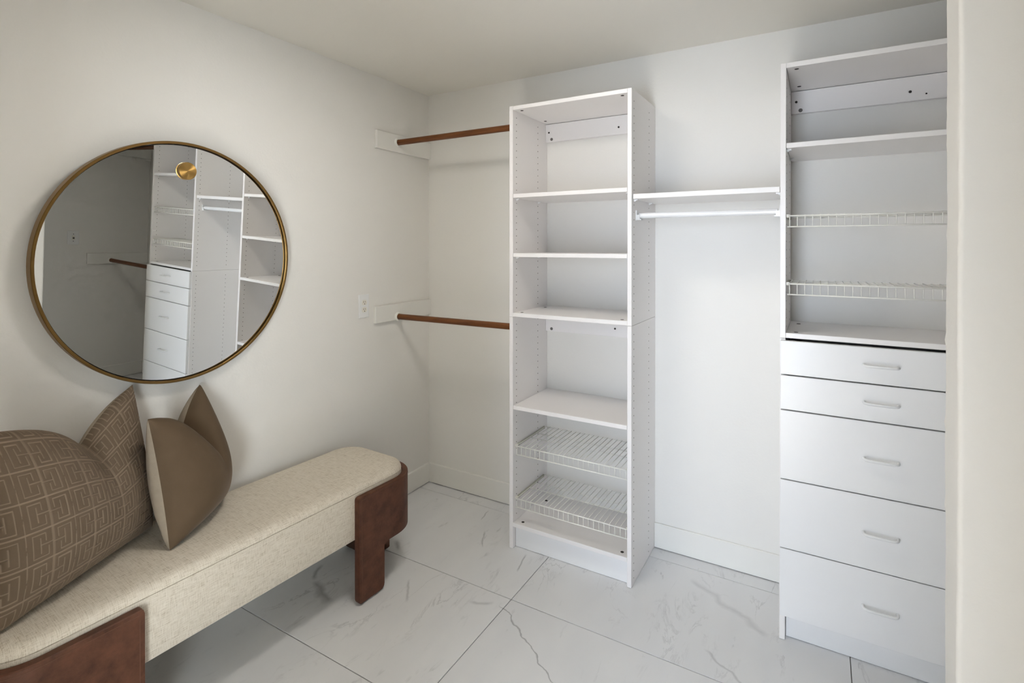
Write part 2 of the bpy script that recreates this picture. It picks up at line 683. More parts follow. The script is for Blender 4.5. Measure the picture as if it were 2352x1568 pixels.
# unseen room beyond: side walls, a glass door, a second added for light
struct(MB().box(-0.12, 0.0, YB - 0.12, YE, 0, H).build('wall_beyond_left', 'wall_paint'))
struct(MB().box(6.4, 6.52, YB - 0.12, YE, 0, H).box(W, 6.4, YE - 0.12, YE, 0, H).build('wall_beyond_right', 'wall_paint'))
GD = ((1.05, 2.85), (3.85, 5.65))  # second opening only serves the added left-wall light
struct(MB().box(0.0, GD[0][0], YB - 0.12, YB, 0, H).box(GD[0][1], GD[1][0], YB - 0.12, YB, 0, H).box(GD[1][1], 6.4, YB - 0.12, YB, 0, H)
       .box(GD[0][0], GD[0][1], YB - 0.12, YB, 2.1, H).box(GD[1][0], GD[1][1], YB - 0.12, YB, 2.1, H)
       .build('wall_beyond_window', 'wall_paint'))
for k, (ga, gb) in enumerate(GD):
    gd = MB()
    for x in (ga, (ga + gb) / 2 - 0.025, gb - 0.05):
        gd.box(x, x + 0.05, YB - 0.08, YB - 0.03, 0, 2.1)
    gd.box(ga + 0.05, gb - 0.05, YB - 0.08, YB - 0.03, 0.0, 0.05).box(ga + 0.05, gb - 0.05, YB - 0.08, YB - 0.03, 2.05, 2.1)
    struct(gd.build('window_%d' % (k + 1), 'white_plastic'), 'white frame of an unseen glass door')

lp = MB().box(0.90, 1.26, -1.40, -1.04, H - 0.012, H - 0.0004).build('added_light_panel', 'white_plastic')  # unseen panel added to go with the fill lamp
struct(lp, 'added square panel around the unseen fill lamp')

# baseboards
BBH, BBT = 0.121, 0.012


def bboard(name, x0, x1, y0, y1, ax):
    """board with a small eased top edge; ax is the side facing the room"""
    b = MB()
    e = 0.004
    if ax == 'y':   # runs along x, room at -y
        prof = [(y1, 0.0045), (y0, 0.0045), (y0, BBH - e), (y0 + e * 0.8, BBH), (y1, BBH)]
        lo = [(x0, y, z) for y, z in prof]
        hi = [(x1, y, z) for y, z in prof]
    elif ax == 'x':  # runs along y, room at +x
        prof = [(x0, 0.0045), (x1, 0.0045), (x1, BBH - e), (x1 - e * 0.8, BBH), (x0, BBH)]
        lo = [(x, y0, z) for x, z in prof]
        hi = [(x, y1, z) for x, z in prof]
    else:            # runs along y, room at -x
        prof = [(x1, 0.0045), (x0, 0.0045), (x0, BBH - e), (x0 + e * 0.8, BBH), (x1, BBH)]
        lo = [(x, y0, z) for x, z in prof]
        hi = [(x, y1, z) for x, z in prof]
    return struct(b.loft([lo, hi]).build(name, 'trim_paint'))


bboard('baseboard_back_left', BBT, AX0 - 0.001, -BBT, 0, 'y')
bboard('baseboard_back_middle', AX1 + 0.001, BX0 - 0.001, -BBT, 0, 'y')
bboard('baseboard_back_right', BX1 + 0.001, W - BBT, -BBT, 0, 'y')
bboard('baseboard_left', 0, BBT, -2.78, 0, 'x')
bboard('baseboard_right', W - BBT, W, -1.118, 0, '-x')


# ------------------------------------------------------------------ closet towers
hole_me = MB().disc((0, 0, 0), (1, 0, 0), 0.0026, 0.0003, 8).mesh('pin_hole')


def pin_holes(parent, rows):
    """rows of small drilled shelf-pin holes; rows = (x, side, y, z0, z1)"""
    b = MB()
    for (x, side, y, z0, z1) in rows:
        z = z0
        while z <= z1 + 1e-6:
            b.disc((x, y, z), (side, 0, 0), 0.0025, 0.0004, 8)
            z += 0.032
    o = b.build('pin_holes', 'hole_dark', parent)
    o['kind'] = 'stuff'
    o['label'] = 'rows of small drilled shelf-pin holes'
    return o


def cams(parent, pts, r=0.0075):
    for (p, ax) in pts:
        o = MB().disc(p, ax, r, 0.0007, 14).build('cam_fitting', 'cam_dark', parent)


def screws(parent, pts):
    for (p, ax, r, mt) in pts:
        MB().disc(p, ax, r, 0.001, 14).build('screw_cap', mt, parent)


def shelf_pins(shelf, x0, x1, zb, ys):
    for x, s in ((x0, 1), (x1, -1)):
        for y in ys:
            MB().box(min(x, x + s * 0.016), max(x, x + s * 0.016), y - 0.005, y + 0.005, zb - 0.0045, zb - 0.0002) \
                .tube([(x + s * 0.0002, y, zb - 0.007), (x + s * 0.009, y, zb - 0.004)], [0.005, 0.002], 8) \
                .build('shelf_pin', 'white_plastic', shelf)


def adj_shelf(parent, x0, x1, y0, z0, z1, name='shelf'):
    s = board(name, 'melamine', parent, x0 + 0.0014, x1 - 0.0014, y0 + 0.001, -0.002, z0, z1)
    shelf_pins(s, x0, x1, z0, (y0 + 0.037, -0.106))
    return s


def wire_shelf(parent, x0, x1, yf, yb, zt, lip, clip_side=True):
    """coated wire pull-out shelf: cross wires that bend down into a front lip"""
    b = MB()
    r = 0.0021
    a, c = x0 + 0.012, x1 - 0.012
    n = int(round((c - a) / 0.0252))
    for i in range(n + 1):
        x = a + (c - a) * i / n
        b.tube([(x, yb, zt), (x, yf + 0.004, zt), (x, yf, zt - 0.004), (x, yf, zt - lip)], 0.0017, 6)
    b.tube([(a - 0.004, yf - 0.001, zt - 0.003), (c + 0.004, yf - 0.001, zt - 0.003)], 0.0028, 8)
    b.tube([(a - 0.008, yf - 0.001, zt - lip), (c + 0.008, yf - 0.001, zt - lip)], 0.0026, 8)
    for y in (yb, (yf + yb) / 2 - 0.02, yb - 0.11):
        b.tube([(a - 0.004, y, zt - 0.0035), (c + 0.004, y, zt - 0.0035)], r, 8)
    o = b.build('wire_shelf', 'white_wire', parent, True)
    for x, s in ((x0, 1), (x1, -1)):
        # slim runner rail on the panel and the plastic clip at its front
        rl = MB().box(min(x + s * 0.0003, x + s * 0.007), max(x + s * 0.0003, x + s * 0.007), yf + 0.018, yb - 0.006, zt - 0.010, zt + 0.001) \
            .build('runner', 'runner_metal', o)
        MB().box(min(x + s * 0.0003, x + s * 0.012), max(x + s * 0.0003, x + s * 0.012), yf + 0.004, yf + 0.016, zt - 0.008, zt + 0.003) \
            .build('clip', 'ivory_plastic', o)
        MB().disc((x + s * 0.0071, yf + 0.024, zt - 0.0045), (s, 0, 0), 0.0035, 0.001, 10).build('runner_screw', 'hole_dark', o)
        MB().disc((x + s * 0.0071, yb - 0.016, zt - 0.0045), (s, 0, 0), 0.0035, 0.001, 10).build('runner_screw', 'hole_dark', o)
    return o


def upper_unit(x0, x1, yf, z0, z1, label, rows):
    t = thing('shelving_unit', ((x0 + x1) / 2, -0.18, z0), label, 'shelving', 'stacked closet units')
    i0, i1 = x0 + T, x1 - T
    board('side_panel', 'melamine', t, x0, i0, yf, -0.0012, z0, z1)
    board('side_panel', 'melamine', t, i1, x1, yf, -0.0012, z0, z1)
    board('top_panel', 'melamine', t, i0 + 0.0003, i1 - 0.0003, yf + 0.0004, -0.0012, z1 - T, z1 - 0.0003)
    bp = board('bottom_panel', 'melamine', t, i0 + 0.0003, i1 - 0.0003, yf + 0.0004, -0.0012, z0 + 0.001, z0 + 0.001 + T)
    cl = board('back_rail', 'melamine', t, i0 + 0.0005, i1 - 0.0005, -0.020, -0.0015, z1 - 0.116, z1 - T - 0.0022)
    zt, zb = z1 - T, z0 + 0.001 + T
    pts = []
    for xx in (i0 + 0.033, i1 - 0.033):
        for yy in (yf + 0.032, -0.088):
            pts.append(((xx, yy, zt - 0.0002), (0, 0, -1)))
            pts.append(((xx, yy, zb + 0.0002), (0, 0, 1)))
    cams(t, pts)
    yc = -0.0202
    screws(cl, [((i0 + 0.020, yc, z1 - 0.066), (0, -1, 0), 0.0050, 'cam_dark'),
                ((i0 + 0.036, yc, z1 - 0.103), (0, -1, 0), 0.0080, 'cam_grey'),
                ((i1 - 0.160, yc, z1 - 0.080), (0, -1, 0), 0.0050, 'cam_dark'),
                ((i1 - 0.110, yc, z1 - 0.094), (0, -1, 0), 0.0030, 'cam_dark')])
    pin_holes(t, rows)
    return t


# hole rows: inner left face, inner right face, outer right face (front row, rear row)
def tower_rows(x0, x1, yf, z0, z1):
    i0, i1 = x0 + T, x1 - T
    rows = []
    fy, ry = yf + 0.035, -0.110
    for x, s in ((i0, 1), (i1, -1), (x1, 1), (x0, -1)):
        rows.append((x + s * 0.0001, s, fy if x in (i0, i1) else fy - 0.004, z0, z1))
        rows.append((x + s * 0.0001, s, ry, z0, z1))
    return rows


# --- tower A, upper
a_up = upper_unit(AX0, AX1, AY, ZS + 0.0006, AH, 'white open shelving unit with two loose shelves, upper half of the middle tower',
                  tower_rows(AX0, AX1, AY, 1.1655, 2.11))
adj_shelf(a_up, AX0 + T, AX1 - T, AY, 1.7010, 1.7200)
adj_shelf(a_up, AX0 + T, AX1 - T, AY, 1.4150, 1.4340)


def lower_carcass(x0, x1, yf, label, cat, name):
    t = thing(name, ((x0 + x1) / 2, -0.18, 0), label, cat, 'stacked closet units')
    i0, i1 = x0 + T, x1 - T
    board('side_panel', 'melamine', t, x0, i0, yf, -0.0012, 0.0012, ZS - 0.0004)
    board('side_panel', 'melamine', t, i1, x1, yf, -0.0012, 0.0012, ZS - 0.0004)
    board('bottom_panel', 'melamine', t, i0 + 0.0003, i1 - 0.0003, yf + 0.0004, -0.0012, 0.1075, 0.1265)
    board('toe_kick', 'melamine_drawer', t, i0 + 0.0012, i1 - 0.0012, yf + 0.027, yf + 0.043, 0.0012, 0.1072)
    cl = board('back_rail', 'melamine', t, i0 + 0.0005, i1 - 0.0005, -0.020, -0.0015, 1.010, ZS - 0.001)
    return t, cl


# --- tower A, lower
a_lo, cl = lower_carcass(AX0, AX1, AY, 'white open shelving unit with two wire pull-out shelves, lower half of the middle tower', 'shelving', 'shelving_unit')
screws(cl, [((AX0 + T + 0.036, -0.0202, 1.024), (0, -1, 0), 0.0080, 'cam_grey'),
            ((AX1 - T - 0.178, -0.0202, 1.052), (0, -1, 0), 0.0050, 'cam_dark')])
cams(a_lo, [((AX0 + T + 0.040, AY + 0.030, 0.1267), (0, 0, 1)), ((AX1 - T - 0.032, AY + 0.032, 0.1267), (0, 0, 1)),
            ((AX0 + T + 0.040, -0.09, 0.1267), (0, 0, 1)), ((AX1 - T - 0.032, -0.09, 0.1267), (0, 0, 1))])
adj_shelf(a_lo, AX0 + T, AX1 - T, AY, 0.6770, 0.6960)
pin_holes(a_lo, [r_ for r_ in tower_rows(AX0, AX1, AY, 0.158, 1.105)])
pin_holes(a_lo, [(AX1 + 0.0001, 1, AY + 0.031, 0.030, 0.128), (AX1 + 0.0001, 1, -0.110, 0.030, 0.128)])
wire_shelf(a_lo, AX0 + T, AX1 - T, -0.352, -0.034, 0.4985, 0.0435)
wire_shelf(a_lo, AX0 + T, AX1 - T, -0.352, -0.042, 0.2420, 0.0435)

# --- tower B, upper
b_up = upper_unit(BX0, BX1, BY, ZS + 0.0006, BH, 'white open shelving unit with wire shelves above the drawers, right tower',
                  tower_rows(BX0, BX1, BY, 1.1655, 2.11))
adj_shelf(b_up, BX0 + T, BX1 - T, BY, 1.8305, 1.8495)
wire_shelf(b_up, BX0 + T, BX1 - T, -0.356, -0.150, 1.5830, 0.0435)
wire_shelf(b_up, BX0 + T, BX1 - T, -0.356, -0.150, 1.3300, 0.0425)

# --- tower B, lower: chest of five drawers
b_lo, cl = lower_carcass(BX0, BX1, BY, 'white chest of five drawers with bar handles, lower half of the right tower', 'drawers', 'drawer_chest')
pin_holes(b_lo, [(BX0 - 0.0001, -1, BY + 0.031, 0.158, 1.105), (BX0 - 0.0001, -1, -0.110, 0.158, 1.105)])
HX = 2.2895


def handle(parent, z, yf):
    b = MB()
    w, st, r = 0.0485, 0.027, 0.0046
    pts = []
    for i in range(7):
        a = PI / 2 * i / 6
        pts.append((HX - w + 0.016 * (1 - math.cos(a)), yf - st + 0.016 - 0.016 * math.sin(a), z))
    pts = [(HX - w, yf - 0.0002, z)] + pts
    pts += [(2 * HX - p[0], p[1], p[2]) for p in reversed(pts)]
    b.tube(pts, r, 10)
    b.disc((HX - w, yf - 0.0002, z), (0, -1, 0), 0.0062, 0.0018, 12)
    b.disc((HX + w, yf - 0.0002, z), (0, -1, 0), 0.0062, 0.0018, 12)
    return b.build('handle', 'white_plastic', parent, True, math.radians(45))


for (z0, z1) in ((0.1000, 0.3505), (0.3540, 0.6055), (0.6095, 0.8620), (0.8665, 0.9910), (0.9955, 1.1190)):
    d = board('drawer', 'melamine_drawer', b_lo, 1.9835, 2.5855, BY - 0.0185, BY - 0.0008, z0, z1, 0.0014)
    # box of the drawer behind its front
    MB().box(2.012, 2.556, BY + 0.002, BY + 0.014, z0 + 0.03, z1 - 0.02).box(2.012, 2.556, -0.05, -0.038, z0 + 0.03, z1 - 0.02) \
        .box(2.012, 2.024, BY + 0.014, -0.05, z0 + 0.03, z1 - 0.02).box(2.544, 2.556, BY + 0.014, -0.05, z0 + 0.03, z1 - 0.02) \
        .box(2.024, 2.544, BY + 0.014, -0.05, z0 + 0.03, z0 + 0.036).build('drawer_box', 'carcass_inside', d)
    handle(d, (z0 + z1) / 2 + 0.0015, BY - 0.0185)

# --- shelf and rod between the towers
ms = board('closet_shelf', 'melamine', None, AX1 + 0.0022, BX0 - 0.0022, -0.3605, -0.002, 1.6700, 1.6910)
tag(ms, 'white shelf spanning the gap between the two closet towers', 'shelf')
shelf_pins(ms, AX1 + 0.0003, BX0 - 0.0003, 1.6700, (-0.335, -0.110))

hr = thing('hanging_rod', ((AX1 + BX0) / 2, -0.30, 1.60), 'white metal hanging rod under the shelf between the towers', 'closet rod')
MB().tube([(AX1 + 0.012, -0.30, 1.6005), (BX0 - 0.012, -0.30, 1.6005)], 0.0122, 24).build('rod', 'white_rod', hr, True, math.radians(50))
for x, s in ((AX1 + 0.0004, 1), (BX0 - 0.0004, -1)):
    b = MB()
    b.box(min(x, x + s * 0.005), max(x, x + s * 0.005), -0.317, -0.283, 1.580, 1.624)
    b.box(min(x + s * 0.005, x + s * 0.024), max(x + s * 0.005, x + s * 0.024), -0.315, -0.285, 1.5815, 1.5865)
    b.box(min(x + s * 0.005, x + s * 0.018), max(x + s * 0.005, x + s * 0.018), -0.317, -0.3135, 1.5865, 1.604)
    b.box(min(x + s * 0.005, x + s * 0.018), max(x + s * 0.005, x + s * 0.018), -0.2865, -0.283, 1.5865, 1.604)
    b.build('rod_holder', 'white_plastic', hr)

# ------------------------------------------------------------------ wooden rods on painted boards
cup = []


def ledger(side, y0, z0, z1, rz, ry, label):
    """painted board on a side wall with the round cup that carries the rod"""
    if side == 'left':
        o = board('rod_board', 'trim_paint', None, 0.0006, 0.0180, y0, -0.0006, z0, z1, 0.0015)
        xs_, s = 0.0181, 1
    else:
        o = board('rod_board', 'trim_paint', None, W - 0.0180, W - 0.0006, y0, -0.0006, z0, z1, 0.0015)
        xs_, s = W - 0.0181, -1
    tag(o, label, 'board', 'painted rod boards')
    b = MB()
    n = 24
    loops = []
    for (r, x) in ((0.0255, 0.0), (0.0250, 0.0035), (0.0205, 0.0075), (0.0205, 0.0115), (0.0175, 0.0115), (0.0175, 0.0015)):
        loops.append([(xs_ + s * x, ry + r * math.cos(2 * PI * k / n), rz + r * math.sin(2 * PI * k / n)) for k in range(n)])
    b.loft(loops, True, True)
    b.build('rod_cup', 'trim_paint', o, True, math.radians(40))
    return o


def wood_rod(x0, x1, y, z, label):
    o = MB().tube([(0, 0, 0), (x1 - x0, 0, 0)], 0.0162, 24).build('closet_rod', 'rod_wood', None, True, math.radians(50))
    o.location = (x0, y, z)
    tag(o, label, 'closet rod', 'wooden closet rods')
    return o


ledger('left', -0.4610, 2.0065, 2.1065, 2.0605, -0.299, 'upper painted board on the left wall carrying a wooden rod')
ledger('left', -0.4715, 1.0455, 1.1380, 1.0650, -0.299, 'lower painted board on the left wall beside the outlet')
ledger('right', -0.4610, 2.0065, 2.1065, 2.0605, -0.299, 'upper painted board on the right wall, past the drawers')
ledger('right', -0.4750, 1.0450, 1.1390, 1.0760, -0.299, 'lower painted board on the right wall, seen in the mirror')
wood_rod(0.0205, AX0 - 0.0006, -0.299, 2.0605, 'upper brown wooden rod between left wall and middle tower')
wood_rod(0.0205, AX0 - 0.0006, -0.299, 1.0650, 'lower brown wooden rod between left wall and middle tower')
wood_rod(BX1 + 0.0006, W - 0.0205, -0.299, 2.0605, 'upper brown wooden rod between right tower and right wall')
wood_rod(BX1 + 0.0006, W - 0.0205, -0.299, 1.0760, 'lower brown wooden rod reflected beside the drawers in the mirror')


# ------------------------------------------------------------------ outlet and wall plate
def outlet():
    yc, zc = -0.5437, 1.1475
    t = thing('wall_outlet', (0.0, yc, zc), 'white duplex electrical outlet on the left wall', 'outlet')
    b = MB()
    w, h = 0.0355, 0.0625
    l0 = [(0.0006, yc - w, zc - h), (0.0006, yc + w, zc - h), (0.0006, yc + w, zc + h), (0.0006, yc - w, zc + h)]
    l1 = [(0.0045, yc - w, zc - h), (0.0045, yc + w, zc - h), (0.0045, yc + w, zc + h), (0.0045, yc - w, zc + h)]
    e = 0.003
    l2 = [(0.0062, yc - w + e, zc - h + e), (0.0062, yc + w - e, zc - h + e), (0.0062, yc + w - e, zc + h - e), (0.0062, yc - w + e, zc + h - e)]
    b.loft([l0, l1, l2]).build('cover_plate', 'white_plastic', t)
    for s in (1, -1):
        cz = zc + s * 0.0193
        ring = []
        for x, k in ((0.0063, 1.0), (0.0078, 1.0), (0.0086, 0.95)):
            lp = []
            for i in range(28):
                a = 2 * PI * i / 28
                yy, zz = 0.0172 * math.cos(a), 0.0172 * math.sin(a)
                zz = max(-0.0142, min(0.0142, zz))
                lp.append((x, yc + yy * k, cz + zz * k))
            ring.append(lp)
        r = MB().loft(ring).build('receptacle', 'ivory_plastic', t, True, math.radians(35))
        MB().box(0.0086, 0.0090, yc - 0.0076, yc - 0.0054, cz - 0.001, cz + 0.0078).build('slot', 'slot_dark', r)
        MB().box(0.0086, 0.0090, yc + 0.0054, yc + 0.0072, cz - 0.000, cz + 0.0070).build('slot', 'slot_dark', r)
        MB().disc((0.0086, yc, cz - 0.0075), (1, 0, 0), 0.0027, 0.0004, 10).build('ground_hole', 'slot_dark', r)
    MB().disc((0.0062, yc, zc), (1, 0, 0), 0.0030, 0.0012, 12).build('screw', 'white_plastic', t)


outlet()


def wall_plate():
    yc, zc = -0.572, 1.271
    t = thing('light_switch', (W, yc, zc), 'white switch plate on the dim right wall, seen in the mirror', 'switch')
    b = MB()
    w, h, e = 0.041, 0.058, 0.003
    l0 = [(W - 0.0006, yc - w, zc - h), (W - 0.0006, yc + w, zc - h), (W - 0.0006, yc + w, zc + h), (W - 0.0006, yc - w, zc + h)]
    l1 = [(W - 0.0045, p[1], p[2]) for p in l0]
    l2 = [(W - 0.0062, yc + (p[1] - yc) * 0.93, zc + (p[2] - zc) * 0.95) for p in l0]
    b.loft([l0, l1, l2]).build('cover_plate', 'white_plastic', t)
    MB().box(W - 0.0085, W - 0.0063, yc - 0.010, yc + 0.010, zc - 0.018, zc + 0.018).build('switch_frame', 'ivory_plastic', t)
    MB().box(W - 0.016, W - 0.0086, yc - 0.005, yc + 0.005, zc - 0.010, zc + 0.004).build('toggle', 'cam_grey', t)
    for s in (1, -1):
        MB().disc((W - 0.0063, yc, zc + s * 0.030), (-1, 0, 0), 0.0035, 0.0012, 10).build('screw', 'cam_grey', t)


wall_plate()


# ------------------------------------------------------------------ round mirror
def mirror():
    c0 = Vector((0.0439, -1.4902, 1.4063))
    th, ph, R = 0.0403, 0.0075, 0.4475
    n = Vector((math.cos(th) * math.cos(ph), math.cos(th) * math.sin(ph), -math.sin(th)))
    hx = Vector((-math.sin(ph), math.cos(ph), 0))
    vz = n.cross(hx)
    if vz.z < 0:
        vz = -vz
        hx = -hx
    hx = vz.cross(n)
    m = Matrix((hx, vz, n)).transposed().to_4x4()
    m.translation = c0
    t = thing('wall_mirror', (0, 0, 0), 'large round wall mirror in a thin brass frame above the bench', 'mirror')
    t.matrix_world = m
    N = 128

    def ring(r, z):
        return [(r * math.cos(2 * PI * k / N), r * math.sin(2 * PI * k / N), z) for k in range(N)]

    def part(name, mb, mat, ang=40, parent=t):
        me = mb.mesh(name, True, math.radians(ang))
        me.materials.append(MATS[mat])
        o = bpy.data.objects.new(name, me)
        COL.objects.link(o)
        o.parent = parent
        return o
    fr = MB()
    ro, ri, zb, zf = R, R - 0.0095, -0.022, 0.012
    lp = [ring(ri, zb), ring(ro - 0.0015, zb), ring(ro, zb + 0.0015), ring(ro, zf - 0.0015), ring(ro - 0.0015, zf),
          ring(ri + 0.001, zf), ring(ri, zf - 0.001), ring(ri, zb)]
    fr.loft(lp, False, False)
    part('frame', fr, 'brass')
    part('mirror_glass', MB().loft([ring(ri - 0.0034, -0.004), ring(ri - 0.0034, 0.0)]), 'mirror_glass')
    part('back_panel', MB().loft([ring(ri - 0.0006, -0.018), ring(ri - 0.0006, -0.0045)]), 'mirror_back')
    r = 0.0325
    lp = []
    M = 48
    for rr, z in ((r * 0.98, 0.0004), (r, 0.0015), (r, 0.0105), (r - 0.0012, 0.0118), (r * 0.5, 0.0121), (0.001, 0.0122)):
        lp.append([(rr * math.cos(2 * PI * k / M), rr * math.sin(2 * PI * k / M), z) for k in range(M)])
    d = part('hanging_disc', MB().loft(lp), 'brass_disc', 35)
    d.location = (0.006, 0.343, 0.0)
    d['label'] = 'brushed brass disc on the mirror glass'


mirror()

# ------------------------------------------------------------------ bench
BA = 0.044
BE = Vector((math.sin(BA), math.cos(BA), 0))       # along the bench
BN = Vector((math.cos(BA), -math.sin(BA), 0))      # towards the room
BO = Vector((0.5444, -0.0240, 0))                  # s = 0 on the front leather face
S1, S0 = -0.658, -2.157                            # far and near end of the leather


def BP(s, o, z):
    return BO + BE * s + BN * o + Vector((0, 0, z))


def rrect(s0, s1, o0, o1, r, n=10):
    """rounded rectangle, counter-clockwise in (s, o), starting on the front side"""
    pts = []
    for (cs, co, a0) in ((s1 - r, o1 - r, 0.0), (s1 - r, o0 + r, -PI / 2), (s0 + r, o0 + r, -PI), (s0 + r, o1 - r, -3 * PI / 2)):
        for i in range(n + 1):
            a = a0 + PI / 2 - PI / 2 * i / n
            pts.append((cs + r * math.cos(a), co + r * math.sin(a)))
    return pts


def bench():
    t = thing('bench', BP(-1.4, -0.24, 0), 'long beige upholstered bench with brown leather ends under the mirror', 'bench')
    t.rotation_euler = (0, 0, -BA)
    bpy.context.view_layer.update()
    inv = t.matrix_basis.inverted()

    def loc(p):
        return tuple(inv @ Vector(p))

    def add(name, mb, mat, smooth=True, ang=40, parent=t):
        mb.v = [loc(p) for p in mb.v]
        me = mb.mesh(name, smooth, math.radians(ang))
        me.materials.append(MATS[mat])
        o = bpy.data.objects.new(name, me)
        COL.objects.link(o)
        o.parent = parent
        return o
    # upholstered side band and the cushion top, joined at the seam
    s0, s1, o0, o1 = S0 + 0.030, S1 - 0.030, -0.448, -0.0285

    def loop(ins, z, r=0.118):
        return [BP(s, o, z) for s, o in rrect(s0 + ins, s1 - ins, o0 + ins, o1 - ins, max(0.03, r - ins))]
    side = MB().loft([loop(0.012, 0.262), loop(0.003, 0.264), loop(0.0, 0.270), loop(0.0, 0.340), loop(0.0, 0.440), loop(0.0008, 0.4515), loop(0.004, 0.4530)])
    add('side_band', side, 'bench_linen')
    top = MB().loft([loop(0.004, 0.4531), loop(0.0004, 0.4545), loop(0.0005, 0.457), loop(0.0040, 0.4665), loop(0.010, 0.4740), loop(0.021, 0.4800), loop(0.040, 0.4840), loop(0.08, 0.4865), loop(0.15, 0.4875)])
    add('seat_cushion', top, 'bench_linen')

    # leather wraps with the front leg cut from the same panel
    def wrap(sgn):
        sm = (S0 + S1) / 2
        path = []
        r = 0.148
        se = S1
        inner = se - r

        def P(d):
            """outer path: d from the inner edge of the front leg round the end"""
            d0 = inner - (-1.022)
            if d <= d0:
                return (-1.022 + d, 0.0, 0.0, 1.0)
            a = (d - d0) / r
            if a <= PI / 2:
                return (inner + r * math.sin(a), -r + r * math.cos(a), math.sin(a), math.cos(a))
            return (se, -r - (d - d0 - r * PI / 2), 1.0, 0.0)
        Ltot = (inner + 1.022) + r * PI / 2 + (0.388 - r)
        ds = [0.0, 0.0015, 0.005, 0.010, 0.016, 0.06, 0.110, 0.122, 0.130, 0.134, 0.136, 0.1365, 0.138, 0.142, 0.150, 0.162]
        d = 0.19
        while d < Ltot - 0.012:
            ds.append(d)
            d += 0.014
        ds += [Ltot - 0.010, Ltot - 0.003, Ltot]
        zt = 0.4415
        th = 0.028

        def zrange(d):
            top = zt
            k = min(d, Ltot - d)
            if k < 0.010:
                top = zt - 0.010 + math.sqrt(max(0, 0.010 ** 2 - (0.010 - k) ** 2))
            if d <= 0.136:
                bot = 0.006
                if d < 0.016:
                    bot = 0.006 + 0.016 - math.sqrt(max(0, 0.016 ** 2 - (0.016 - d) ** 2))
                elif d > 0.118:
                    q = (d - 0.118) / 0.018
                    bot = 0.006 + 0.020 * (1 - math.sqrt(max(0, 1 - q * q)))
            else:
                bot = 0.199
                if d < 0.162:
                    q = (0.162 - d) / 0.026
                    bot = 0.199 - 0.018 * (1 - math.sqrt(max(0, 1 - min(1, q) ** 2)))
            return bot, top
        v, f = [], []
        ch = 0.003
        rows = 0
        for d in ds:
            s, o, ns, no = P(d)
            bot, top = zrange(d)
            col = []
            for (off, zz) in ((ch, bot), (0.0, bot + ch), (0.0, top - ch), (ch, top), (th - ch, top), (th, top - ch), (th, bot + ch), (th - ch, bot)):
                ss, oo = s - ns * off, o - no * off
                if sgn < 0:
                    ss = 2 * sm - ss
                col.append(BP(ss, oo, zz))
            v += col
            rows += 1
        for i in range(rows - 1):
            for k in range(8):
                k2 = (k + 1) % 8
                f.append((i * 8 + k, i * 8 + k2, (i + 1) * 8 + k2, (i + 1) * 8 + k))
        f.append(tuple(range(8)))
        f.append(tuple((rows - 1) * 8 + k for k in range(8)))
        mb = MB().add(v, f)
        w = add('leather_end', mb, 'brown_leather', True, 38)
        # stitching just inside the edges
        st = MB()
        line = [(0.0125, 0.05), (0.0125, zt - 0.0125)]

        def surf(d, z):
            s, o, ns, no = P(d)
            ss, oo = s + ns * 0.0003, o + no * 0.0003
            if sgn < 0:
                ss = 2 * sm - ss
            return BP(ss, oo, z)
        pts = [surf(0.0125, z) for z in np.linspace(0.03, zt - 0.0125, 12)]
        d = 0.02
        while d < Ltot - 0.02:
            pts.append(surf(d, zt - 0.0125))
            d += 0.015
        st.tube(pts, 0.0008, 5)
        add('stitching', st, 'stitch_thread', True, 60, w)
        # rear leg under the end
        lg = MB()
        a0, a1 = S1 - 0.112, S1 - 0.001

        def q(s, o, z):
            return BP(s if sgn > 0 else 2 * sm - s, o, z)
        e = 0.008
        lo = []
        for zz, ins in ((0.006, 0.004), (0.012, 0.0), (0.2605, 0.0)):
            lo.append([q(a0 + ins, -0.388 + ins, zz), q(a1 - 0.030 - ins, -0.388 + ins, zz), q(a1 - 0.030 - ins, -0.206 - ins, zz), q(a0 + ins, -0.206 - ins, zz)])
        lg.loft(lo)
        add('leg', lg, 'leather_edge', False)
        lo = []
        for zz, ins in ((0.006, 0.004), (0.012, 0.0), (0.198, 0.0)):
            lo.append([q(a1 - 0.0285 + ins, -0.388 + ins, zz), q(a1 - ins, -0.388 + ins, zz), q(a1 - ins, -0.206 - ins, zz), q(a1 - 0.0285 + ins, -0.206 - ins, zz)])
        add('leg_facing', MB().loft(lo), 'brown_leather', False)
        # floor glides
        for (s, o) in ((-0.955, -0.014), (S1 - 0.06, -0.30)):
            g = MB().tube([q(s, o, 0.0004), q(s, o, 0.0062)], 0.009, 12)
            add('glide', g, 'black_glide')
    wrap(1)
    wrap(-1)
    return t


bench()


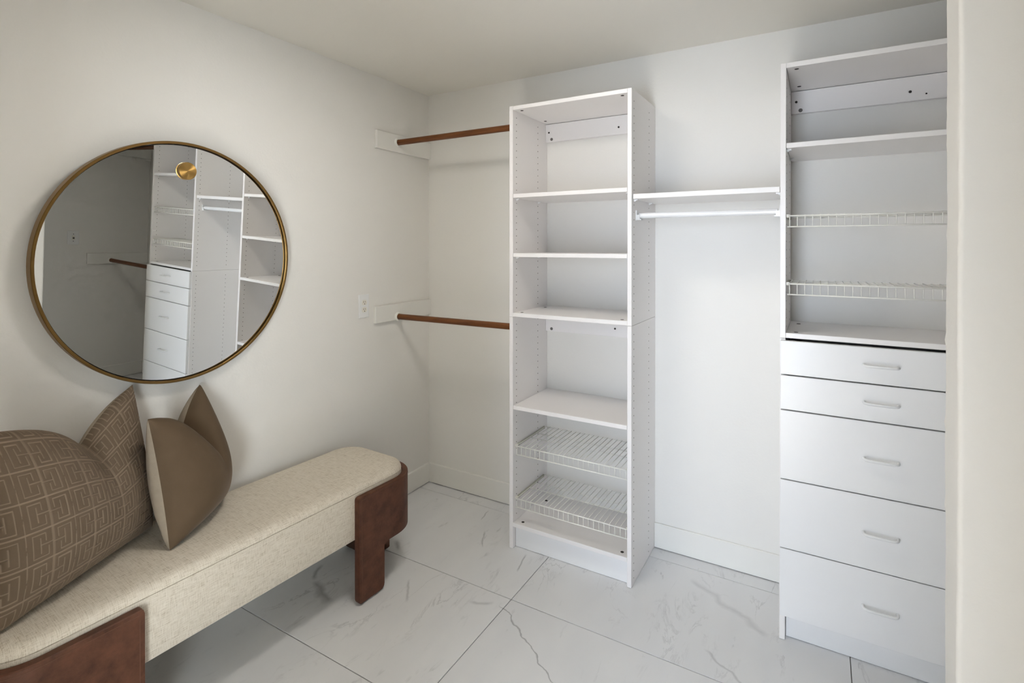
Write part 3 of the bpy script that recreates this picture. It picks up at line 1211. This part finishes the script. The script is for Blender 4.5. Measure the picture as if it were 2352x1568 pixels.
# ------------------------------------------------------------------ cushions
def key_pattern(x, y):
    """woven key motif: returns 1 on the cut lines, 0 on the pile (x, y in motif units)"""
    cx = np.floor(x).astype(int)
    fx = x - np.floor(x)
    fy = y - np.floor(y)
    odd = (cx % 2) == 1
    # every second column is the mirror image, shifted by half a motif
    fx = np.where(odd, 1 - fx, fx)
    fy = np.where(odd, 1 - fy, fy)
    out = np.zeros_like(x)
    w = 0.019

    def seg(x0, y0, x1, y1, ww=w):
        if x0 == x1:
            m = (np.abs(fx - x0) < ww) & (fy > min(y0, y1) - ww) & (fy < max(y0, y1) + ww)
        else:
            m = (np.abs(fy - y0) < ww) & (fx > min(x0, x1) - ww) & (fx < max(x0, x1) + ww)
        out[m] = 1.0
    seg(0.0, 0, 0.0, 1, 0.020)
    seg(0.045, 0, 0.045, 1, 0.012)
    seg(0, 0.0, 1, 0.0, 0.030)
    seg(0, 1.0, 1, 1.0, 0.030)
    seg(1.0, 0.0, 1.0, 0.36, 0.016)
    seg(1.0, 0.55, 1.0, 1.0, 0.016)
    seg(0.20, 0.58, 0.20, 0.86)
    seg(0.20, 0.86, 0.77, 0.86)
    seg(0.77, 0.86, 0.77, 0.13)
    seg(0.77, 0.13, 0.30, 0.13)
    seg(0.30, 0.13, 0.30, 0.37)
    seg(0.0, 0.48, 0.48, 0.48)
    seg(0.49, 0.26, 0.49, 0.74)
    return out


def cushion(name, nb, fb, ft, nt_, normal, thick, chop, chop_u, res, front_mat, back_mat, label, pattern=None, ztop=0.4885, back_k=0.85, xmin=0.004):
    nb, fb, ft, nt_ = [np.array(p, float) for p in (nb, fb, ft, nt_)]
    nrm = np.array(normal, float)
    nrm /= np.linalg.norm(nrm)
    t = thing(name, tuple((nb + fb) / 2), label, 'cushion', 'cushions on the bench')

    def surface(sign, n):
        u, v = np.meshgrid(np.linspace(0, 1, n), np.linspace(0, 1, n), indexing='ij')
        # sides drawn in between the pointed corners
        k = 0.055
        uu = 0.5 + (u - 0.5) * (1 - k * (1 - (2 * v - 1) ** 2))
        vv = 0.5 + (v - 0.5) * (1 - 0.06 * (1 - (2 * u - 1) ** 2))
        B = ((1 - uu) * (1 - vv))[..., None] * nb + (uu * (1 - vv))[..., None] * fb + (uu * vv)[..., None] * ft + ((1 - uu) * vv)[..., None] * nt_
        g = np.exp(-(np.abs(u - chop_u) / 0.19) ** 1.15)
        g = g * (np.clip(1 - (2 * u - 1) ** 6, 0, 1))
        sv = v ** 2.2
        edge = np.clip(np.sin(PI * u), 0, 1) ** 0.42 * np.clip(np.sin(PI * v), 0, 1) ** 0.42
        hgt = thick * edge * (1 - 0.60 * np.exp(-(np.abs(u - chop_u) / 0.11) ** 1.2) * v ** 3.5)
        # heavier towards the bottom
        hgt = hgt * (1.12 - 0.30 * v)
        if sign < 0:
            hgt = hgt * back_k
        P = B + sign * hgt[..., None] * nrm
        P[..., 2] -= chop * g * sv
        # soft creases running out of the chop and the lower corner
        cr = 0.006 * np.sin(9 * (u + 0.55 * v)) * edge * np.exp(-((v - 0.72) / 0.18) ** 2) * g
        cr += 0.004 * np.sin(26 * (u * 0.7 + v)) * edge * np.exp(-((u - 0.10) / 0.12) ** 2 - ((v - 0.10) / 0.12) ** 2)
        P += sign * cr[..., None] * nrm
        return u, v, P, edge

    def to_mesh(nm, P, n, flip, attr=None):
        verts = P.reshape(-1, 3)
        idx = np.arange(n * n).reshape(n, n)
        q = np.stack([idx[:-1, :-1], idx[1:, :-1], idx[1:, 1:], idx[:-1, 1:]], -1).reshape(-1, 4)
        if flip:
            q = q[:, ::-1]
        me = bpy.data.meshes.new(nm)
        me.vertices.add(len(verts))
        me.vertices.foreach_set('co', (verts - np.array(t.location)).astype(np.float32).ravel())
        me.loops.add(q.size)
        me.loops.foreach_set('vertex_index', q.astype(np.int32).ravel())
        me.polygons.add(len(q))
        me.polygons.foreach_set('loop_start', (np.arange(len(q)) * 4).astype(np.int32))
        me.update()
        me.validate()
        me.polygons.foreach_set('use_smooth', np.ones(len(me.polygons), bool))
        if attr is not None:
            a = me.attributes.new('pile', 'FLOAT', 'POINT')
            a.data.foreach_set('value', attr.astype(np.float32).ravel())
        return me

    def rest(P):
        # lie on the seat, lean on the wall
        dz = np.clip(ztop - P[..., 2], 0, None)
        P[..., 2] = np.maximum(P[..., 2], ztop)
        P[..., 0] = np.maximum(P[..., 0], xmin)
        return P
    n = res
    u, v, P, edge = surface(1, n)
    P = rest(P)
    attr = None
    if pattern:
        pu, pv = pattern
        # finite difference normals for the relief
        du = np.gradient(P, axis=0)
        dv = np.gradient(P, axis=1)
        N = np.cross(du, dv)
        N /= (np.linalg.norm(N, axis=-1, keepdims=True) + 1e-9)
        if (N[n // 2, n // 2] @ nrm) < 0:
            N = -N
        pat = key_pattern(u * pu + 0.18, v * pv + 0.35)
        soft = pat.copy()
        soft[1:-1, 1:-1] = (pat[1:-1, 1:-1] * 2 + pat[:-2, 1:-1] + pat[2:, 1:-1] + pat[1:-1, :-2] + pat[1:-1, 2:]) / 6
        P = P - (soft * 0.0020 * np.clip(edge * 6, 0, 1))[..., None] * N
        P = rest(P)
        attr = soft
    o = link('front_cover', to_mesh('front_cover', P, n, False, attr), front_mat)
    o.parent = t
    u, v, P, edge = surface(-1, 90)
    P = rest(P)
    o = link('back_cover', to_mesh('back_cover', P, 90, True), back_mat)
    o.parent = t
    return t


cushion('cushion', (0.330, -2.100, 0.4885), (0.100, -1.625, 0.4885), (0.045, -1.660, 0.985), (0.300, -2.140, 1.000), (0.90, 0.42, 0.10),
        0.115, 0.125, 0.60, 520, 'key_velvet', 'linen_back', 'larger taupe cushion with a raised key-maze pattern', pattern=(9.6, 6.0))
cushion('cushion', (0.310, -1.672, 0.4885), (0.085, -1.365, 0.4885), (0.042, -1.428, 0.934), (0.262, -1.712, 0.915), (0.79, 0.61, 0.10),
        0.124, 0.120, 0.56, 130, 'taupe_velvet', 'linen_back', 'smaller plain taupe velvet cushion with a linen back, nearer the corner', back_k=0.78)

bpy.context.view_layer.update()
